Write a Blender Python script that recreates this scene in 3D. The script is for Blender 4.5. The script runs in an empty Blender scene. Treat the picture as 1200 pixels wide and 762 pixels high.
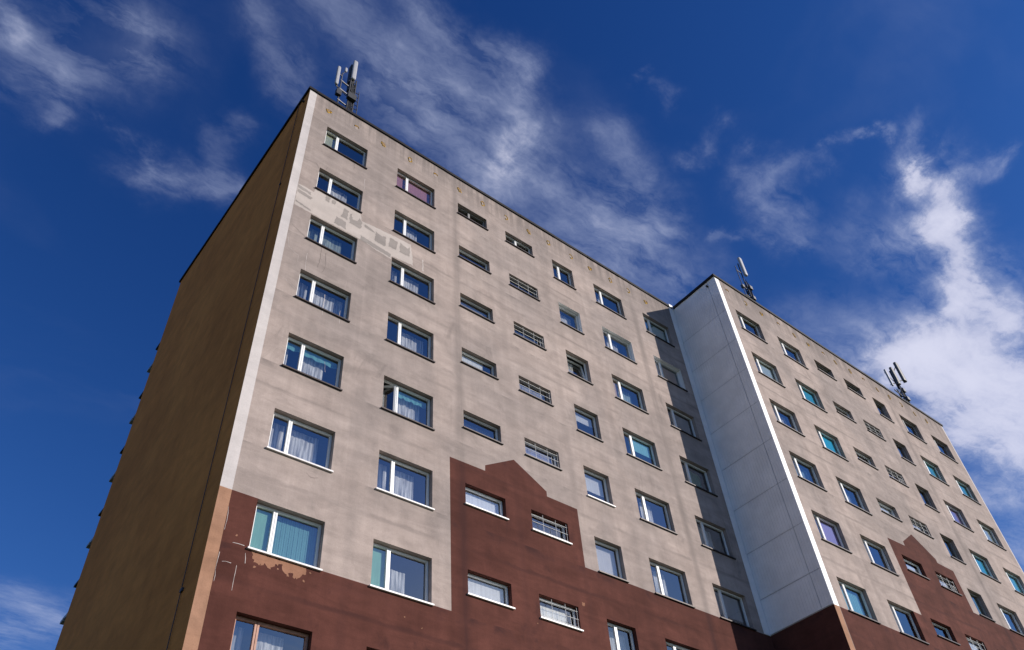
import bpy, bmesh, math, random
from mathutils import Vector, Matrix
from mathutils.geometry import tessellate_polygon
random.seed(7)
sc = bpy.context.scene
COL = sc.collection
PI = math.pi

# ------------------------------------------------------------------ helpers
def box(bm, x0, x1, y0, y1, z0, z1, mi=0):
    v = [bm.verts.new((x, y, z)) for z in (z0, z1) for y in (y0, y1) for x in (x0, x1)]
    for f in ((0, 2, 3, 1), (4, 5, 7, 6), (0, 1, 5, 4), (2, 6, 7, 3), (0, 4, 6, 2), (1, 3, 7, 5)):
        fc = bm.faces.new([v[i] for i in f]); fc.material_index = mi

def quad(bm, pts, mi=0):
    f = bm.faces.new([bm.verts.new(p) for p in pts]); f.material_index = mi
    return f

def tube(bm, a, b, r, n=8, r2=None):
    a, b = Vector(a), Vector(b); r2 = r if r2 is None else r2
    d = (b - a).normalized()
    u = d.orthogonal().normalized(); w = d.cross(u)
    A = [bm.verts.new(a + (u*math.cos(t) + w*math.sin(t))*r) for t in [2*PI*k/n for k in range(n)]]
    B = [bm.verts.new(b + (u*math.cos(t) + w*math.sin(t))*r2) for t in [2*PI*k/n for k in range(n)]]
    for k in range(n):
        bm.faces.new((A[k], A[(k+1) % n], B[(k+1) % n], B[k]))
    bm.faces.new(A[::-1]); bm.faces.new(B)

def mesh(name, bm, mats):
    bmesh.ops.recalc_face_normals(bm, faces=bm.faces[:])
    me = bpy.data.meshes.new(name); bm.to_mesh(me); bm.free()
    for m in (mats if isinstance(mats, (list, tuple)) else [mats]): me.materials.append(m)
    return me

def link(name, me, parent=None, loc=None):
    o = bpy.data.objects.new(name, me); COL.objects.link(o)
    if parent is not None: o.parent = parent
    if loc is not None: o.location = loc
    return o

def obj(name, bm, mats, parent=None, loc=None):
    return link(name, mesh(name, bm, mats), parent, loc)

def thing(name, label, cat, loc=(0, 0, 0), group=None):
    o = bpy.data.objects.new(name, None); COL.objects.link(o); o.location = loc
    o.empty_display_size = 0.5
    o['label'] = label; o['category'] = cat
    if group: o['group'] = group
    return o

# ------------------------------------------------------------------ materials
def newmat(name):
    m = bpy.data.materials.new(name); m.use_nodes = True
    nt = m.node_tree; nt.nodes.clear()
    return m, nt, nt.nodes, nt.links

class NT:
    """small node builder"""
    def __init__(s, nt): s.nt, s.n, s.l = nt, nt.nodes, nt.links
    def set(s, sock, v):
        if hasattr(v, 'is_linked') or isinstance(v, bpy.types.NodeSocket): s.l.new(v, sock)
        else: sock.default_value = v
    def math(s, op, a, b=None, c=None, clamp=False):
        k = s.n.new('ShaderNodeMath'); k.operation = op; k.use_clamp = clamp
        s.set(k.inputs[0], a)
        if b is not None: s.set(k.inputs[1], b)
        if c is not None: s.set(k.inputs[2], c)
        return k.outputs[0]
    def vmath(s, op, a, b=None, scale=None):
        k = s.n.new('ShaderNodeVectorMath'); k.operation = op
        s.set(k.inputs[0], a)
        if b is not None: s.set(k.inputs[1], b)
        if scale is not None: s.set(k.inputs[3], scale)
        return k
    def noise(s, vec, scale, detail=5, rough=0.55, dist=0.0, color=False):
        k = s.n.new('ShaderNodeTexNoise')
        if vec is not None: s.l.new(vec, k.inputs['Vector'])
        k.inputs['Scale'].default_value = scale; k.inputs['Detail'].default_value = detail
        k.inputs['Roughness'].default_value = rough; k.inputs['Distortion'].default_value = dist
        return k.outputs['Color' if color else 'Fac']
    def mapscale(s, vec, sx, sy, sz, loc=(0, 0, 0)):
        k = s.n.new('ShaderNodeMapping'); s.l.new(vec, k.inputs[0])
        k.inputs['Scale'].default_value = (sx, sy, sz); k.inputs['Location'].default_value = loc
        return k.outputs[0]
    def ramp(s, fac, a, b, lo=0.0, hi=1.0, smooth=True):
        k = s.n.new('ShaderNodeMapRange'); k.interpolation_type = 'SMOOTHSTEP' if smooth else 'LINEAR'
        s.set(k.inputs[0], fac)
        for i, v in zip((1, 2, 3, 4), (a, b, lo, hi)): k.inputs[i].default_value = v
        return k.outputs[0]
    def mix(s, fac, a, b, mode='MIX'):
        k = s.n.new('ShaderNodeMix'); k.data_type = 'RGBA'; k.blend_type = mode
        s.set(k.inputs[0], fac); s.set(k.inputs[6], a); s.set(k.inputs[7], b)
        return k.outputs[2]
    def objco(s):
        return s.n.new('ShaderNodeTexCoord').outputs['Object']
    def principled(s, color, rough=0.8, metal=0.0, spec=0.3, normal=None):
        p = s.n.new('ShaderNodeBsdfPrincipled')
        s.set(p.inputs['Base Color'], color); s.set(p.inputs['Roughness'], rough)
        p.inputs['Metallic'].default_value = metal; p.inputs['Specular IOR Level'].default_value = spec
        if normal is not None: s.l.new(normal, p.inputs['Normal'])
        return p
    def out(s, sh):
        o = s.n.new('ShaderNodeOutputMaterial'); s.l.new(sh, o.inputs[0])
    def bump(s, h, strength, dist):
        k = s.n.new('ShaderNodeBump'); k.inputs['Strength'].default_value = strength
        k.inputs['Distance'].default_value = dist; s.l.new(h, k.inputs['Height'])
        return k.outputs[0]

def c4(c): return (c[0], c[1], c[2], 1.0)

def simple(name, color, rough=0.6, metal=0.0, spec=0.3, var=0.12, scale=3.0):
    m, nt, n, l = newmat(name); b = NT(nt)
    nz = b.noise(b.objco(), scale, 5, 0.6)
    f = b.ramp(nz, 0.3, 0.7, 1-var, 1+var)
    cc = b.n.new('ShaderNodeRGB'); cc.outputs[0].default_value = c4(color)
    col = b.vmath('SCALE', cc.outputs[0], scale=f).outputs[0]
    b.out(b.principled(col, rough, metal, spec).outputs[0])
    return m

def plaster(name, colA, colB, grime, stripes=True, amount=1.0, joints=True):
    """weathered mineral render: two tones of paint, trowel marks, rain streaks, panel joints and dirt"""
    m, nt, n, l = newmat(name); b = NT(nt)
    co = b.objco()
    sep = b.n.new('ShaderNodeSeparateXYZ'); l.new(co, sep.inputs[0])
    x, z = sep.outputs[0], sep.outputs[2]
    big = b.noise(co, 0.22, 6, 0.6, 0.6)
    mid = b.noise(b.mapscale(co, 1, 1, 1.3), 1.1, 7, 0.65, 0.4)
    streak = b.noise(b.mapscale(co, 2.6, 2.6, 0.16), 1.0, 6, 0.65, 0.3)
    trowel = b.noise(b.mapscale(co, 0.35, 0.35, 2.4, (3, 1, 5)), 1.2, 6, 0.62, 1.0)
    fine = b.noise(co, 26.0, 4, 0.7)
    col = b.mix(b.ramp(big, 0.36, 0.64), c4(colA), c4(colB))
    # soft tone multipliers
    tone = b.ramp(mid, 0.25, 0.75, 1-0.17*amount, 1+0.15*amount)
    tone = b.math('MULTIPLY', tone, b.ramp(streak, 0.28, 0.72, 1-0.07*amount, 1+0.06*amount))
    tone = b.math('MULTIPLY', tone, b.ramp(trowel, 0.3, 0.7, 1-0.09*amount, 1+0.06*amount))
    tone = b.math('MULTIPLY', tone, b.ramp(fine, 0.2, 0.8, 0.93, 1.07))
    col = b.vmath('SCALE', col, scale=tone).outputs[0]
    if joints:
        # joints of the large wall panels, stained by rain: one per storey and one every few metres
        wob = b.math('MULTIPLY', b.math('SUBTRACT', mid, 0.5), 0.22)
        fz = b.math('FRACT', b.math('DIVIDE', b.math('ADD', b.math('SUBTRACT', z, 30.62-28.0), wob), 2.8))
        dz = b.math('MINIMUM', fz, b.math('SUBTRACT', 1.0, fz))
        jz = b.ramp(dz, 0.006, 0.035, 1.0, 0.0)
        jz = b.math('MULTIPLY', jz, b.ramp(big, 0.38, 0.66, 0.0, 0.5))
        jx = None
        for xj in (3.42, 6.92, 9.05, 11.55, 14.1, 17.15, 23.95, 27.05, 29.6, 32.05, 34.6, 37.65):
            d = b.math('ABSOLUTE', b.math('SUBTRACT', b.math('ADD', x, b.math('MULTIPLY', wob, 0.35)), xj))
            strong = 0.7 if xj in (6.92, 17.15, 34.6) else 0.22
            k = b.ramp(d, 0.02, 0.30 if strong > .5 else 0.22, strong, 0.0)
            jx = k if jx is None else b.math('MAXIMUM', jx, k)
        jx = b.math('MULTIPLY', jx, b.ramp(streak, 0.3, 0.6, 0.25, 0.9))
        jj = b.math('MAXIMUM', jz, jx)
        # wet black dirt under the roof edge
        top = b.math('MULTIPLY', b.ramp(z, 29.3, 31.9, 0.0, 0.95), b.ramp(streak, 0.36, 0.62, 0.1, 1.0))
        jj = b.math('MAXIMUM', jj, top)
        # dirt runs below the sills
        sz = b.math('FRACT', b.math('DIVIDE', b.math('SUBTRACT', z, 28.66-28.0), 2.8))
        under = b.math('MULTIPLY', b.ramp(sz, 0.80, 1.0, 0.0, 1.0), b.ramp(mid, 0.44, 0.66, 0.0, 0.75))
        jj = b.math('MAXIMUM', jj, under)
        spots = b.ramp(b.noise(b.mapscale(co, 1, 1, .7, (11, 0, 3)), 0.55, 8, 0.7, 1.2), 0.55, 0.72, 0.0, 0.6)
        jj = b.math('MAXIMUM', jj, spots)
        col = b.mix(b.math('MULTIPLY', jj, 0.9*amount), col, c4(grime))
    # every cast panel took the paint a little differently
    wn = b.n.new('ShaderNodeTexWhiteNoise'); wn.noise_dimensions = '2D'
    cb = b.n.new('ShaderNodeCombineXYZ')
    l.new(b.math('FLOOR', b.math('DIVIDE', b.math('ADD', x, 0.3), 3.45)), cb.inputs[0]); l.new(b.math('FLOOR', b.math('DIVIDE', b.math('SUBTRACT', z, 2.62), 2.8)), cb.inputs[1])
    l.new(cb.outputs[0], wn.inputs['Vector'])
    col = b.vmath('SCALE', col, scale=b.ramp(wn.outputs['Value'], 0, 1, 1-0.045*amount, 1+0.045*amount, False)).outputs[0]
    h = b.math('ADD', b.math('MULTIPLY', fine, 0.6), b.math('MULTIPLY', b.noise(co, 90, 3, 0.6), 0.4))
    nrm = b.bump(b.math('ADD', h, b.math('MULTIPLY', trowel, 1.5)), 0.35, 0.012)
    b.out(b.principled(col, 0.92, 0, 0.12, nrm).outputs[0])
    return m

M = {}
M['plaster'] = plaster('weathered_grey_render', (0.300, 0.251, 0.232), (0.385, 0.313, 0.282), (0.165, 0.14, 0.13))
M['brown'] = plaster('red_brown_paint', (0.086, 0.0315, 0.0245), (0.106, 0.039, 0.030), (0.045, 0.019, 0.018), amount=1.3)
M['strip'] = plaster('pale_strip_paint', (0.50, 0.46, 0.455), (0.55, 0.505, 0.49), (0.36, 0.32, 0.31), amount=0.5, joints=False)
M['salmon'] = plaster('bare_salmon_render', (0.33, 0.18, 0.115), (0.37, 0.21, 0.14), (0.2, 0.12, 0.09), amount=0.9, joints=False)
M['trim'] = simple('white_corner_trim', (0.83, 0.82, 0.82), 0.45, 0, 0.4, 0.04, 1.5)
M['end'] = plaster('ochre_brown_end_render', (0.52, 0.188, 0.042), (0.60, 0.224, 0.052), (0.30, 0.122, 0.035), amount=0.75, joints=False)
M['clad'] = simple('white_ribbed_cladding', (0.82, 0.81, 0.82), 0.5, 0, 0.35, 0.07, 0.9)
M['cladjoint'] = simple('cladding_joint_grey', (0.54, 0.54, 0.56), 0.6, 0, 0.3, 0.1)
M['cap'] = simple('dark_roof_flashing', (0.014, 0.011, 0.012), 0.7, 0.0, 0.2, 0.3, 4)
M['roof'] = simple('roof_felt', (0.06, 0.06, 0.06), 0.95)
M['pvc'] = simple('white_window_plastic', (0.80, 0.80, 0.80), 0.35, 0, 0.4, 0.03, 6)
M['wood'] = simple('pinkish_brown_window_wood', (0.42, 0.23, 0.17), 0.55, 0, 0.3, 0.15, 8)
M['darkframe'] = simple('grey_window_frame', (0.30, 0.29, 0.29), 0.5, 0, 0.3, 0.08, 8)
M['sill'] = simple('dark_brown_sill_metal', (0.030, 0.020, 0.020), 0.5, 0.2, 0.4, 0.3, 6)
M['sillw'] = simple('white_sill_metal', (0.72, 0.70, 0.70), 0.45, 0.0, 0.4, 0.12, 6)
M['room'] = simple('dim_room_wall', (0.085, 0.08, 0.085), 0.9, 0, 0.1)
M['steel'] = simple('galvanised_steel', (0.09, 0.09, 0.10), 0.5, 0.6, 0.5, 0.25, 10)
M['steeldark'] = simple('dark_mast_steel', (0.035, 0.035, 0.04), 0.6, 0.2, 0.5, 0.25, 10)
M['radome'] = simple('pale_antenna_cover', (0.36, 0.36, 0.38), 0.45, 0, 0.4, 0.06, 5)
M['radomedark'] = simple('grey_antenna_cover', (0.085, 0.085, 0.095), 0.5, 0, 0.4, 0.08, 5)
M['vent'] = simple('yellow_foam', (0.60, 0.37, 0.07), 0.9, 0, 0.1, 0.35, 14)
M['ventdark'] = simple('rusty_vent_hole', (0.25, 0.165, 0.09), 0.9, 0, 0.1, 0.3, 14)
M['grille'] = simple('pale_painted_grille', (0.66, 0.65, 0.64), 0.5, 0, 0.4, 0.12, 10)
M['filler'] = plaster('pale_patch_render', (0.44, 0.385, 0.355), (0.47, 0.415, 0.385), (0.3, 0.25, 0.23), amount=0.45, joints=False)
M['greypatch'] = plaster('grey_patch_render', (0.275, 0.245, 0.23), (0.30, 0.265, 0.245), (0.2, 0.17, 0.16), amount=0.6, joints=False)
M['whiteline'] = simple('white_crack_filler', (0.50, 0.44, 0.42), 0.85, 0, 0.1, 0.2, 10)
M['crack'] = simple('dark_hairline_crack', (0.17, 0.14, 0.13), 0.9, 0, 0.1, 0.2, 10)
M['peel'] = plaster('peeled_bare_render', (0.31, 0.16, 0.105), (0.27, 0.135, 0.085), (0.2, 0.1, 0.07), amount=1.0, joints=False)

def glass_mat():
    m, nt, n, l = newmat('window_glass'); b = NT(nt)
    ge = b.n.new('ShaderNodeNewGeometry')
    c = b.math('ABSOLUTE', b.vmath('DOT_PRODUCT', ge.outputs['Normal'], ge.outputs['Incoming']).outputs['Value'])
    sch = b.math('POWER', b.math('SUBTRACT', 1.0, c, clamp=True), 5.0)          # Schlick, the same from both sides
    fac = b.math('ADD', b.math('MULTIPLY', sch, 0.80), 0.26, clamp=True)
    tr = b.n.new('ShaderNodeBsdfTransparent'); tr.inputs[0].default_value = (0.94, 0.96, 0.96, 1)
    gl = b.n.new('ShaderNodeBsdfGlossy'); gl.inputs['Roughness'].default_value = 0.0
    gl.inputs[0].default_value = (0.88, 0.94, 1.0, 1)
    wav = b.bump(b.noise(b.objco(), 1.3, 2, 0.5), 0.05, 0.02)
    l.new(wav, gl.inputs['Normal'])
    mx = b.n.new('ShaderNodeMixShader'); l.new(fac, mx.inputs[0])
    l.new(tr.outputs[0], mx.inputs[1]); l.new(gl.outputs[0], mx.inputs[2])
    b.out(mx.outputs[0])
    return m
M['glass'] = glass_mat()

CM = {}
def cloth(col, sheer=0.25):
    key = (tuple(col), sheer)
    if key in CM: return CM[key]
    m, nt, n, l = newmat('window_fabric'); b = NT(nt)
    nz = b.noise(b.mapscale(b.objco(), 16, 16, 1.2), 1.0, 4, 0.6)
    f = b.ramp(nz, 0.36, 0.66, 0.42, 1.08) if sheer > 0.1 else b.ramp(nz, 0.3, 0.7, 0.88, 1.05)
    cc = b.n.new('ShaderNodeRGB'); cc.outputs[0].default_value = c4(col)
    colr = b.vmath('SCALE', cc.outputs[0], scale=f).outputs[0]
    d = b.n.new('ShaderNodeBsdfDiffuse'); l.new(colr, d.inputs[0])
    t = b.n.new('ShaderNodeBsdfTranslucent'); l.new(colr, t.inputs[0])
    m1 = b.n.new('ShaderNodeMixShader'); m1.inputs[0].default_value = 0.3
    l.new(d.outputs[0], m1.inputs[1]); l.new(t.outputs[0], m1.inputs[2])
    tr = b.n.new('ShaderNodeBsdfTransparent')
    m2 = b.n.new('ShaderNodeMixShader'); m2.inputs[0].default_value = sheer
    l.new(m1.outputs[0], m2.inputs[1]); l.new(tr.outputs[0], m2.inputs[2])
    b.out(m2.outputs[0]); CM[key] = m
    return m

# ------------------------------------------------------------------ dimensions (metres)
H = 31.84            # top of the walls
S = 20.52            # where the front section starts
E = 41.06            # right end of the block
DEP = 12.18          # depth of the block
YB = -2.748          # front plane of the forward section
FL = 2.8
REV = 0.16           # depth of the window reveals
CENT = [[1.84, 5.00, 7.80, 10.30, 12.77, 15.55, 18.72],
        [22.27, 25.41, 28.25, 30.785, 33.19, 36.05, 39.28]]
KIND = ['wide', 'wide', 'strip', 'strip', 'small', 'wide', 'wide']
DIM = {'wide': (1.78, 28.665, 29.985), 'strip': (1.495, 29.285, 30.03), 'small': (1.2, 28.69, 29.97)}
NROW = 11
def opening(s, c, r):
    w, z0, z1 = DIM[KIND[c]]; cx = CENT[s][c]
    return (cx-w/2, cx+w/2, z0-FL*r, z1-FL*r)

block = thing('apartment_block', 'long grey panel apartment block with red brown base, stepped front and white ribbed return wall', 'apartment block')

# ------------------------------------------------------------------ facades
POLY_A = [(0.30, -1), (0.30, 13.20), (0.95, 13.20), (2.73, 13.1), (2.73, 11.885), (6.50, 11.885), (6.50, 16.75), (7.82, 16.77), (7.83, 16.98),
          (9.01, 17.68), (10.29, 16.96), (10.29, 16.77), (11.57, 16.76), (11.57, 14.67), (20.6, 14.67), (20.6, -1)]
POLY_B = [(20.84, -1), (20.84, 14.69), (24.50, 14.69), (26.30, 14.72), (26.30, 15.98), (26.88, 15.98), (26.88, 19.40), (28.22, 19.45), (28.23, 19.66),
          (29.40, 20.40), (30.73, 19.60), (30.73, 19.42), (32.02, 19.41), (32.02, 17.46), (42, 17.46), (42, -1)]
def inside(p, poly):
    x, z = p; c = False
    for i in range(len(poly)):
        (x0, z0), (x1, z1) = poly[i-1], poly[i]
        if (z0 > z) != (z1 > z) and x < (x1-x0)*(z-z0)/(z1-z0)+x0: c = not c
    return c

def facade(s, x0, x1, y, poly, xstrip, zstrip, strip_mat, white_reveals, end_strip=None):
    bm = bmesh.new()
    ops = [(c, r)+opening(s, c, r) for c in range(7) for r in range(NROW)]
    xs = {x0, x1, xstrip}; zs = {0.0, H, zstrip}
    if end_strip: xs.add(end_strip)
    for o in ops: xs.update(o[2:4]); zs.update(o[4:6])
    for i in range(len(poly)):
        a, b_ = poly[i-1], poly[i]
        if abs(a[0]-b_[0]) < 1e-6: xs.add(a[0])
        elif abs(a[1]-b_[1]) < 0.015: pass
    for p in poly:
        if x0 < p[0] < x1: xs.add(p[0])
        if 0 < p[1] < H: zs.add(p[1])
    xs = sorted(v for v in xs if x0 <= v <= x1); zs = sorted(v for v in zs if 0 <= v <= H)
    grid = [[bm.verts.new((x, y, z)) for z in zs] for x in xs]
    for i in range(len(xs)-1):
        for j in range(len(zs)-1):
            bm.faces.new((grid[i][j], grid[i+1][j], grid[i+1][j+1], grid[i][j+1]))
    for i in range(len(poly)):
        a, b_ = poly[i-1], poly[i]
        if abs(a[0]-b_[0]) > 1e-6 and abs(a[1]-b_[1]) > 1e-6 and min(a[1], b_[1]) > 0:
            t = Vector((b_[0]-a[0], 0, b_[1]-a[1])); nrm = t.cross(Vector((0, 1, 0))).normalized()
            lo, hi = sorted((a[0], b_[0]))
            fs = [f for f in bm.faces if lo-1e-4 < f.calc_center_median().x < hi+1e-4]
            geom = list({e for f in fs for e in f.edges} | {v for f in fs for v in f.verts}) + fs
            bmesh.ops.bisect_plane(bm, geom=geom, dist=1e-5, plane_co=(a[0], y, a[1]), plane_no=nrm)
    kill = []
    for f in bm.faces:
        c = f.calc_center_median()
        if any(o[2] < c.x < o[3] and o[4] < c.z < o[5] for o in ops): kill.append(f); continue
        if c.x < xstrip: f.material_index = 2 if c.z > zstrip else 3
        elif end_strip and c.x > end_strip: f.material_index = 5
        elif inside((c.x, c.z), poly): f.material_index = 1
        else: f.material_index = 0
    bmesh.ops.delete(bm, geom=kill, context='FACES')
    # reveals
    for (c, r, a, b_, z0, z1) in ops:
        cz = (z0+z1)/2
        mi = 4 if (c, r) in white_reveals else 0
        def q(p, m): quad(bm, p, m)
        side = lambda xx, zz: mi if mi else (1 if inside((xx, zz), poly) else 0)
        y1 = y+REV+0.08
        q([(a, y, z0), (a, y, z1), (a, y1, z1), (a, y1, z0)], side(a-.02, cz))
        q([(b_, y, z0), (b_, y1, z0), (b_, y1, z1), (b_, y, z1)], side(b_+.02, cz))
        q([(a, y, z1), (b_, y, z1), (b_, y1, z1), (a, y1, z1)], side((a+b_)/2, z1+.02))
        q([(a, y, z0), (a, y1, z0), (b_, y1, z0), (b_, y, z0)], side((a+b_)/2, z0-.02))
    me = bpy.data.meshes.new('facade'); bm.to_mesh(me); bm.free()
    for m in (M['plaster'], M['brown'], strip_mat, M['salmon'], M['trim'], M['strip']): me.materials.append(m)
    return link('facade', me, block)

WR_A = {(4, 1), (5, 1), (6, 1)}
fa = facade(0, 0.0, S, 0.0, POLY_A, 0.30, 13.20, M['strip'], WR_A)
fa['label'] = 'grey rendered front wall of the rear section with stepped brown base'
fb = facade(1, S, E, YB, POLY_B, S+0.30, 14.69, M['trim'], set(), E-0.13)
fb['label'] = 'grey rendered front wall of the forward section with stepped brown base'

# end wall (left gable): large panels with a fine joint
bm = bmesh.new()
quad(bm, [(0, 0, 0), (0, 0, H), (0, DEP, H), (0, DEP, 0)])
e = obj('end_wall', bm, M['end'], block); e['label'] = 'ochre brown windowless end wall in shade'
bm = bmesh.new(); quad(bm, [(0, DEP, 0), (0, DEP, H), (E, DEP, H), (E, DEP, 0)]); obj('rear_wall', bm, M['plaster'], block)
bm = bmesh.new(); quad(bm, [(E, YB, 0), (E, DEP, 0), (E, DEP, H), (E, YB, H)]); obj('end_wall', bm, M['strip'], block)
bm = bmesh.new()
quad(bm, [(0.02, 0.02, H-0.25), (S, 0.02, H-0.25), (S, DEP-.02, H-0.25), (0.02, DEP-.02, H-0.25)])
quad(bm, [(S, YB+.02, H-0.25), (E-.02, YB+.02, H-0.25), (E-.02, DEP-.02, H-0.25), (S, DEP-.02, H-0.25)])
obj('roof', bm, M['roof'], block)
# roof edge flashing: short folded lengths, not perfectly in line
bm = bmesh.new()
def flash_x(x0, x1, y0, y1, step=2.05):
    x = x0
    while x < x1-0.01:
        xe = min(x+step, x1); dz = random.uniform(-.012, .012); dy = random.uniform(-.008, .008)
        box(bm, x, xe-0.004, y0+dy, y1, H-0.05+dz, H+0.085+dz); x = xe
def flash_y(y0, y1, x0, x1, step=2.05):
    y = y0
    while y < y1-0.01:
        ye = min(y+step, y1); dz = random.uniform(-.012, .012); dx = random.uniform(-.008, .008)
        box(bm, x0+dx, x1+dx, y, ye-0.004, H-0.05+dz, H+0.085+dz); y = ye
flash_x(0.27, S-0.08, -0.055, 0.25)
flash_y(-0.06, DEP+0.08, -0.065, 0.26)
flash_y(YB-0.055, -0.06, S-0.10, S+0.25)
flash_x(S+0.26, E+0.06, YB-0.055, YB+0.25)
flash_y(YB+0.26, DEP, E-0.2, E+0.06)
obj('roof_edge', bm, M['cap'], block)

# stepped return wall: brown base, ribbed white cladding above
bm = bmesh.new(); quad(bm, [(S, YB, 0), (S, YB, 14.70), (S, 0, 14.70), (S, 0, 0)])
o = obj('return_wall', bm, M['brown'], block); o['label'] = 'brown base of the stepped return wall in deep shade'
bm = bmesh.new()
quad(bm, [(S, YB, 14.70), (S, YB, H), (S, 0, H), (S, 0, 14.70)], 1)
JZ = [14.71, 16.05, 17.93, 19.88, 21.85, 23.80, 25.70, 27.50, 29.42, H-0.04]
SEAM = -2.28
def ribs(y0, y1, z0, z1):
    p = 0.125; n = max(1, int(round((y1-y0)/p))); p = (y1-y0)/n
    prof = []
    for k in range(n):
        a = y0+k*p
        prof += [(a, 0.014), (a+p*0.08, 0.022), (a+p*0.88, 0.022), (a+p*0.96, 0.014)]
    prof.append((y1, 0.014))
    lo = [bm.verts.new((S-0.012-d, y, z0)) for y, d in prof]
    hi = [bm.verts.new((S-0.012-d, y, z1)) for y, d in prof]
    for k in range(len(prof)-1):
        bm.faces.new((lo[k], lo[k+1], hi[k+1], hi[k]))
for a, b_ in zip(JZ[:-1], JZ[1:]):
    ribs(YB+0.004, SEAM-0.008, a+0.010, b_-0.010)
    ribs(SEAM+0.008, -0.02, a+0.010, b_-0.010)
o = obj('return_wall_cladding', bm, [M['clad'], M['cladjoint']], block); o['label'] = 'white vertically ribbed metal cladding on the return wall'
# pale flashing strip on the rear section, beside the inner corner
bm = bmesh.new()
for a, b_ in ((14.68, 17.9), (17.906, 21.6), (21.606, 25.4), (25.406, 29.2), (29.206, H-0.045)):
    box(bm, S-0.39, S-0.032, -0.022, -0.003, a, b_)
obj('corner_flashing', bm, M['clad'], block)
# white folded cap where the flashing meets the roof
bm = bmesh.new(); box(bm, S-0.40, S-0.11, -0.075, 0.2, H+0.10, H+0.12); box(bm, S-0.40, S-0.13, -0.085, -0.066, H-0.06, H+0.12)
obj('flashing_cap', bm, M['trim'], block)
# overflow stubs
bm = bmesh.new(); tube(bm, (S-0.14, -2.26, 31.46), (S-0.01, -2.26, 31.48), 0.05, 10); obj('overflow_pipe', bm, M['steeldark'], block)
bm = bmesh.new(); tube(bm, (-0.16, 0.39, 31.37), (0.0, 0.39, 31.39), 0.05, 10); obj('overflow_pipe', bm, M['steeldark'], block)
# lightning conductor on the end wall
bm = bmesh.new()
tube(bm, (-0.03, 0.86, 0.3), (-0.03, 0.88, 16), 0.010, 6); tube(bm, (-0.03, 0.88, 16), (-0.03, 0.85, H-0.04), 0.010, 6)
cond = obj('lightning_conductor', bm, M['steeldark'], block)
bm = bmesh.new(); box(bm, -0.045, -0.001, 0.80, 0.92, 10.95, 11.03); obj('clamp', bm, M['steeldark'], cond)
bm = bmesh.new(); box(bm, -0.04, -0.001, 0.82, 0.92, 26.3, 26.36); obj('clamp', bm, M['steeldark'], cond)

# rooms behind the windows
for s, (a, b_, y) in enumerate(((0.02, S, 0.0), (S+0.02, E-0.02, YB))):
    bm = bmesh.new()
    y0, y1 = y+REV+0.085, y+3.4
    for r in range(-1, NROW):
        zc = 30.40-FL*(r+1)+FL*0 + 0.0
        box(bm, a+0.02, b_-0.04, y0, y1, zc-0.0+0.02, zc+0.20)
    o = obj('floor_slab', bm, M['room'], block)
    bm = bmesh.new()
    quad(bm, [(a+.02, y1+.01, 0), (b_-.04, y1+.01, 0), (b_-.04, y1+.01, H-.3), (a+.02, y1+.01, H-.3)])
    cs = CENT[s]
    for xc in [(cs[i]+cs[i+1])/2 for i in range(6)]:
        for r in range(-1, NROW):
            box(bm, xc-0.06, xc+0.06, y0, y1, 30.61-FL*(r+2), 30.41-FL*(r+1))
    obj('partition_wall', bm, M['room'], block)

# ------------------------------------------------------------------ windows
MESH = {}
def cached(key, fn):
    if key not in MESH: MESH[key] = fn()
    return MESH[key]

MULL = 0.31
def sashes(kind, w, variant):
    """inner glass rectangles (x0,x1) per sash"""
    if kind == 'wide': return [(0.0, MULL*w), (MULL*w, w)]
    if kind == 'small' and variant == 'double': return [(0, 0.40*w), (0.40*w, w)]
    if kind == 'strip' and variant == 'double': return [(0, 0.45*w), (0.45*w, w)]
    return [(0, w)]

def frame_mesh(kind, variant, mat, skip=()):
    w, z0, z1 = DIM[kind]; h = z1-z0
    bm = bmesh.new(); F = 0.042; y0, y1 = REV, REV+0.075
    zb = 0.035
    box(bm, 0.002, F, y0, y1, zb, h-0.002); box(bm, w-F, w-0.002, y0, y1, zb, h-0.002)
    box(bm, F, w-F, y0, y1, zb, zb+F); box(bm, F, w-F, y0, y1, h-F, h-0.002)
    sp = sashes(kind, w, variant)
    for i, (a, b_) in enumerate(sp):
        la = a+(F if i == 0 else 0.025); lb = b_-(F if i == len(sp)-1 else 0.025)
        if i > 0: box(bm, a-0.025, a+0.025, y0, y1, zb+F, h-F)
        if i in skip: continue
        # sash frame, proud of the fixed frame
        s = 0.046 if kind != 'strip' else 0.038
        ya, yb = y0-0.016, y0+0.055
        xa, xb, za, zt = la-0.018, lb+0.018, zb+F-0.018, h-F+0.018
        box(bm, xa, xa+s, ya, yb, za, zt); box(bm, xb-s, xb, ya, yb, za, zt)
        box(bm, xa+s, xb-s, ya, yb, za, za+s); box(bm, xa+s, xb-s, ya, yb, zt-s, zt)
    return mesh('window', bm, mat)

def pane_mesh(kind, variant, seed, skip=()):
    w, z0, z1 = DIM[kind]; h = z1-z0
    rnd = random.Random(seed); bm = bmesh.new()
    sp = sashes(kind, w, variant)
    for i, (a, b_) in enumerate(sp):
        if i in skip: continue
        xa, xb, za, zt = a+0.05, b_-0.05, 0.085, h-0.07
        y = REV+0.022
        tx, tz = rnd.uniform(-.005, .005), rnd.uniform(-.006, .006)
        quad(bm, [(xa, y, za), (xb, y+tx*(xb-xa), za), (xb, y+tx*(xb-xa)+tz*(zt-za), zt), (xa, y+tz*(zt-za), zt)])
    return mesh('pane', bm, M['glass'])

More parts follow.
